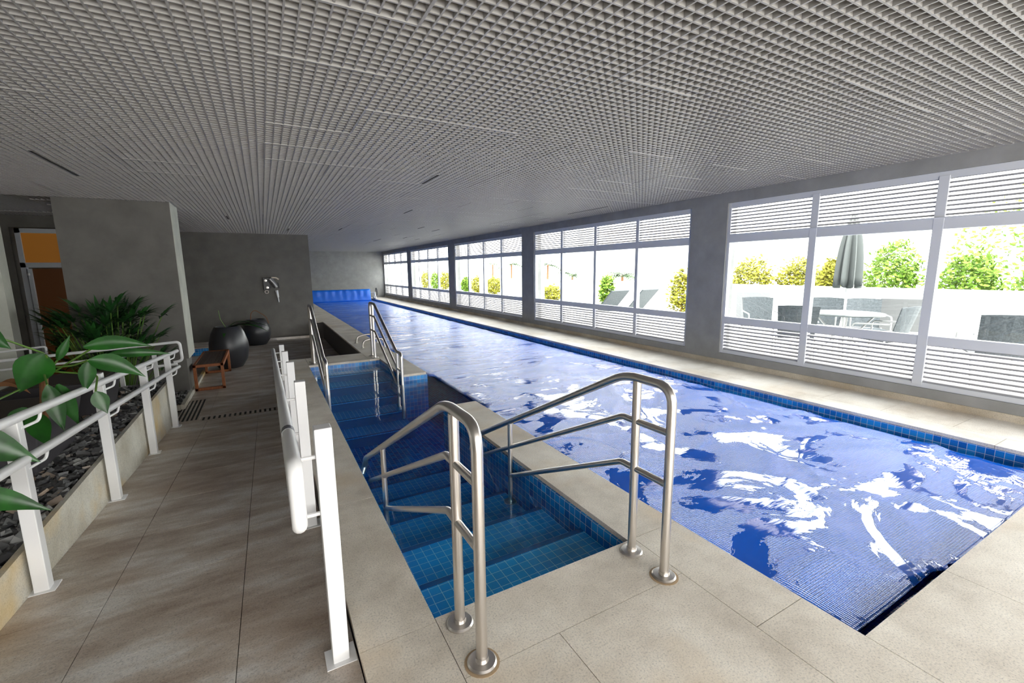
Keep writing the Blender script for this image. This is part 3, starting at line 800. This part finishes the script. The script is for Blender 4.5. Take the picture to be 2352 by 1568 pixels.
# fixture on the grey wall
t = empty('wall_fixture', (.19, 14.49, .60)); tag(t, 'chrome and black wall fixture with a white hanging nozzle on the grey wall', 'fixture')
b = MB(); b.box(-.20, -.03, -.04, 0, .36, .70); b.build('back_plate', M_plastic_dark, t, bevel=.01)
for z in (.62, .42):
    b = MB(); b.lathe([(.001, 0), (.035, .005), (.035, .05), (.001, .055)], (0, 0, 0), 14); o = b.build('knob', M_steel, t, True); o.rotation_euler = (math.pi/2, 0, 0); o.location = (-.13 if z > .5 else -.10, -.04, z)
b = MB(); b.tube([(-.02, -.08, .66), (.08, -.09, .52), (.12, -.09, .42)], .075, 16, r_end=.055); b.build('body', mat('grey_cast_metal', (.25, .25, .26), .35, .6), t, True)
b = MB(); b.tube([(.02, -.09, .70), (.14, -.09, .695), (.20, -.09, .64)], .022, 10, fillet=.03); b.build('curved_cap', mat('cream_plastic', (.75, .66, .56), .4), t, True)
b = MB(); b.tube([(.17, -.07, .56), (.19, -.07, .50), (.19, -.07, .40)], .012, 8, fillet=.03); b.build('hose', M_plastic_dark, t, True)
b = MB(); b.tube([(.12, -.07, .34), (.145, -.07, .14)], .042, 14, r_end=.026); b.tube([(.145, -.07, .14), (.155, -.07, .0)], .014, 10); b.build('nozzle', M_white, t, True)
t = empty('wall_valve', (.06, 14.49, .90)); tag(t, 'small round pale ring valve on the grey wall under the black fixture', 'valve')
b = MB(); b.tube([(.045*math.cos(i*math.pi/8), -.02, .045*math.sin(i*math.pi/8)) for i in range(17)], .014, 8, caps=False); b.build('ring', mat('pale_ring', (.55, .50, .46), .5), t, True)

# ------------------------------------------------------------------ outside
b = MB(); b.box(XR+WT, 40, -20, 60, -.3, -.02); struct(b.build('floor', M_outfloor))
b = MB(); b.box(12.0, 12.2, -12, 45.0, -.02, .90); struct(b.build('parapet', M_outwhite))
b = MB(); b.box(11.97, 12.23, -12, 45.0, .90, .96); struct(b.build('parapet', M_outwhite))
def chair(loc, rz, lab, fab=M_mesh):
    t = empty('patio_chair', loc, rz); tag(t, lab, 'chair', 'sling chairs on the terrace')
    b = MB(); b.hexa([(-.23, -.22, .42), (.23, -.22, .42), (.23, .22, .40), (-.23, .22, .40), (-.23, -.22, .435), (.23, -.22, .435), (.23, .22, .415), (-.23, .22, .415)]); b.build('seat', fab, t)
    b = MB(); vs = []
    for i in range(5):
        u = i/4; z = .42+.48*u; y = .22+.12*u; hw = .23+.035*u
        for k in range(5):
            v = k/4*2-1; vs.append((hw*v, y+.04*(1-v*v), z+.012*(1-v*v)*(u > .9)))
    b.add(vs, [(i*5+k, i*5+k+1, (i+1)*5+k+1, (i+1)*5+k) for i in range(4) for k in range(4)]); o = b.build('backrest', fab, t); so_ = o.modifiers.new('s', 'SOLIDIFY'); so_.thickness = .012
    for sx in (-1, 1):
        b = MB(); b.tube([(sx*.27, -.24, 0), (sx*.27, -.22, .64), (sx*.27, .24, .66)], .012, 8, fillet=.05); b.build('arm_frame', M_alu, t, True)
        b = MB(); b.tube([(sx*.25, .30, 0), (sx*.25, .18, .42)], .012, 8); b.build('leg', M_alu, t, True)
    return t
for x, y, rz, lab in ((7.90, 4.85, -.75, 'sling chair nearest the window pier, in front of the pale lounger'),
                      (7.12, 3.84, 2.15, 'dark sling chair partly hidden by the narrow mullion, left of the glass table'),
                      (8.62, 4.22, -1.35, 'sling chair behind the glass table, just left of the umbrella pole'),
                      (8.85, 3.62, -.95, 'sling chair behind the glass table, just right of the umbrella pole'),
                      (7.80, 3.02, 3.1, 'leaning sling chair seen side-on at the right end of the glass table'),
                      (7.62, 1.80, 2.15, 'dark sling chair alone in the window pane at the right edge of the photo')):
    chair((x, y, -.02), rz, lab)
t = empty('patio_table', (7.95, 3.55, -.02)); tag(t, 'round glass patio table under the closed umbrella', 'table')
b = MB(); b.lathe([(.50, .72), (.51, .735), (.50, .75)], n=32); b.build('tabletop', M_tabletop, t, True)
for k in range(4):
    a_ = k*math.pi/2+.5; b = MB(); b.tube([(.42*math.cos(a_), .42*math.sin(a_), .0), (.10*math.cos(a_), .10*math.sin(a_), .36), (.38*math.cos(a_), .38*math.sin(a_), .72)], .014, 8, fillet=.1); b.build('leg', M_alu, t, True)
t = empty('patio_umbrella', (7.97, 3.57, -.02)); tag(t, 'closed grey canvas umbrella on a pole through the round table', 'umbrella')
b = MB(); b.tube([(0, 0, 0), (0, 0, 2.5)], .018, 10); b.build('pole', M_white, t, True)
vs = []; n = 48
for i in range(9):
    u = i/8; z = 1.16+1.12*u; r0 = .125*(1-u**3)+.02
    for k in range(n):
        a_ = 2*math.pi*k/n; r_ = r0*(1+.38*math.cos(a_*8)*(1-u*.5)); vs.append((r_*math.cos(a_), r_*math.sin(a_), z+(.035*math.cos(a_*4+1) if i == 0 else 0)))
b = MB(); b.add(vs, [(i*n+k, i*n+(k+1) % n, (i+1)*n+(k+1) % n, (i+1)*n+k) for i in range(8) for k in range(n)]); o = b.build('canopy', M_canopy, t, True)
so_ = o.modifiers.new('s', 'SOLIDIFY'); so_.thickness = .006
def lounger(loc, rz, lab, fab, k=1.0):
    t = empty('sun_lounger', loc, rz); tag(t, lab, 'sun lounger', 'sun loungers on the terrace')
    b = MB(); b.box(-.33, .33, 0, 1.2, .32, .345); b.build('seat', fab, t)
    b = MB(); b.hexa([(-.33, 0, .33), (.33, 0, .33), (.33, .03, .34), (-.33, .03, .34), (-.33, -.42*k, .90), (.33, -.42*k, .90), (.33, -.39*k, .915), (-.33, -.39*k, .915)]); b.build('backrest', fab, t)
    for sx in (-1, 1):
        b = MB(); b.tube([(sx*.35, -.35, .33), (sx*.35, 1.25, .33)], .018, 8); b.build('side_rail', M_white, t, True)
        for yy in (-.2, 1.1):
            b = MB(); b.tube([(sx*.35, yy, 0), (sx*.35, yy, .33)], .016, 8); b.build('leg', M_white, t, True)
lounger((9.35, 5.95, -.02), 2.25, 'pale grey lounger with raised back behind the nearest sling chair', M_mesh2, .6)
lounger((9.0, 9.18, -.02), .1, 'grey lounger with raised back, right one of the pair seen past the second window pier', M_mesh, 1.3)
lounger((8.0, 9.25, -.02), .1, 'grey lounger with raised back, seen behind the middle mullion of the second window', M_mesh, 1.3)
lounger((9.75, 3.48, -.02), -1.08, 'pale grey sling lounger standing behind the side-on chair', M_mesh2, .5)

def shrub(name, loc, rx_, ry_, h, cnt, m, lab, seed, grp=None, size=.07):
    t = empty(name, loc); tag(t, lab, 'shrub', grp); g = random.Random(seed); b = MB()
    for _ in range(cnt):
        while True:
            v = Vector((g.uniform(-1, 1), g.uniform(-1, 1), g.uniform(-1, 1)))
            if .45 < v.length < 1: break
        q = v.length; nz = 1+.35*noise.noise(Vector((v.x*2+seed, v.y*2, v.z*2)))
        c = Vector((v.x*rx_*nz, v.y*ry_*nz, h*.5+v.z*h*.5*nz)); 
        if c.z < .02: c.z = .02
        d = Vector((g.uniform(-1, 1), g.uniform(-1, 1), g.uniform(-.4, 1))).normalized(); s_ = d.orthogonal().normalized(); l = size*g.uniform(.6, 1.4)
        b.add([c, c+d*l*.5+s_*l*.3, c+d*l, c+d*l*.5-s_*l*.3], [(0, 1, 2, 3)])
    b.build('foliage', m, t)
    b = MB(); b.tube([(0, 0, 0), (.05, .03, h*.5)], .03, 6, r_end=.01); b.build('stem', M_bark, t)
    return t
sh = ((13.0, 8.4, .5, .62, 1.75, M_yel, 'yellow flowering shrub past the parapet above the pale lounger'),
      (13.3, 7.2, .5, .6, 1.70, M_yel, 'yellow-green shrub past the parapet beside the first mullion'),
      (13.1, 6.3, .35, .25, 1.60, M_yel, 'small yellow shrub past the parapet left of the umbrella'),
      (13.2, 5.0, .55, .55, 1.95, M_grn, 'bright green bush past the parapet right of the umbrella'),
      (13.4, 3.70, .55, .50, 1.75, M_grn, 'green bush past the parapet just right of the wide mullion'),
      (13.4, 2.45, .6, .52, 1.75, M_grn, 'green bush past the parapet above the lone chair'))
for i, (x, y, a_, c_, h_, m_, lab) in enumerate(sh):
    shrub('terrace_shrub', (x, y, 0), a_, c_, h_, 3200, m_, lab, 20+i, 'shrubs beyond the parapet', .10)
shrub('terrace_shrub', (17.0, 3.6, 0), 1.0, 1.6, 3.3, 1600, M_grn, 'pale treetop rising behind the green bushes', 40, None, .13)
for i, (x, y, a_, c_, h_, m_, lab) in enumerate(((11.2, 9.45, .3, .42, 1.45, M_yel, 'yellow-green shrub at the right side of the second window'), (11.0, 12.64, .3, .25, 1.25, M_grn, 'green shrub between the mullions of the second window'),
      (11.0, 21.85, .4, .6, 1.1, M_yel, 'yellow shrub in the third window, right of its middle'), (11.0, 23.9, .4, .6, 1.1, M_yel, 'bright yellow shrub in the third window, left of its middle'),
      (11.0, 25.7, .3, .4, 1.0, M_grn, 'green shrub at the left side of the third window'), (11.0, 33.5, .4, .5, 1.4, M_yel, 'thin yellow-green shrub, leftmost of three in the fourth window'),
      (11.0, 31.3, .4, .4, 1.3, M_grn, 'thin green shrub, middle of three in the fourth window'), (11.0, 29.3, .4, .5, 1.4, M_yel, 'thin yellow shrub, rightmost of three in the fourth window'),
      (11.0, 16.3, .4, .6, .75, M_yel, 'low orange-yellow shrub in the left pane of the second window'))):
    shrub('garden_shrub', (x, y, 0), a_, c_, h_, 1500, m_, lab, 50+i, 'shrubs along the garden', .11)
# palms seen through the middle windows
def tall_palm(loc, h, lab, seed, sp=.9):
    t = empty('garden_palm', loc); tag(t, lab, 'palm', 'palms in the garden'); g = random.Random(seed)
    b = MB(); b.tube([(0, 0, 0), (.03, .02, h)], .07, 8, r_end=.05); b.build('trunk', M_bark, t, True)
    b = MB()
    for i in range(16):
        a_ = i*2.4; e = g.uniform(.1, .9); prev = Vector((0, 0, h)); d0 = Vector((math.cos(a_), math.sin(a_), e))
        for s_ in range(7):
            cur = Vector((0, 0, h))+d0*sp*(s_+1)/7-Vector((0, 0, .5*sp*((s_+1)/7)**2))
            for sg in (-1, 1):
                sd = d0.cross(Vector((0, 0, 1))).normalized()*sg
                leaf_into(b, cur, cur+sd*.26+d0*.14-Vector((0, 0, .14)), .085, None, 0, n=3)
            prev = cur
    b.build('fronds', mat('pale_palm_fronds', (.07, .12, .05), .6), t)
tall_palm((14, 21.1, 0), 1.7, 'palm in the left pane of the second window', 1)
tall_palm((14, 18.8, 0), 1.15, 'low palm between the mullions of the second window', 2, .7)
tall_palm((14, 15.1, 0), 1.15, 'spiky palm beside the yellow-green shrub of the second window', 3, .8)
tall_palm((14, 25.3, 0), 1.8, 'palm in the right pane of the third window', 4)
tall_palm((14, 28.0, 0), 1.8, 'palm in the middle pane of the third window', 5)
# white pergola columns and a pale building
for x, y, lab in ((9.3, 14.6, 'white square column just past the second window pier'), (9.3, 11.85, 'white square column in the left half of the second window'), (9.3, 17.4, 'white square column in the right half of the third window'), (9.3, 19.6, 'white square column in the left half of the third window')):
    t = empty('terrace_column', (x, y, 0)); tag(t, lab, 'column', 'white columns on the terrace')
    b = MB(); b.box(-.15, .15, -.15, .15, 0, 3.0); b.build('shaft', M_outwhite, t); b = MB(); b.box(-.19, .19, -.19, .19, 0, .1); b.build('plinth', M_outwhite, t)
M_bld = mat('pale_render', (.62, .57, .54), .8)
for (x, y, w, d, h, lab) in ((46, 42, 14, 8, 9, 'pale low building beyond the garden, seen in the second window'), (60, 26, 9, 9, 7, 'distant white building above the yellow shrubs')):
    t = empty('distant_building', (x, y, -3)); tag(t, lab, 'building')
    b = MB(); b.box(-w/2, w/2, -d/2, d/2, 0, h); b.build('wall', M_bld, t); b = MB(); b.box(-w/2-.3, w/2+.3, -d/2-.3, d/2+.3, h, h+.4); b.build('roof', M_bld, t)
    for k in range(5):
        b = MB(); b.box(-w/2-.03, -w/2, -d/2+.6+k*d/5.5, -d/2+1.1+k*d/5.5, h-2.2, h-1.4); b.build('window', mat('window_grey', (.3, .32, .34), .3), t)
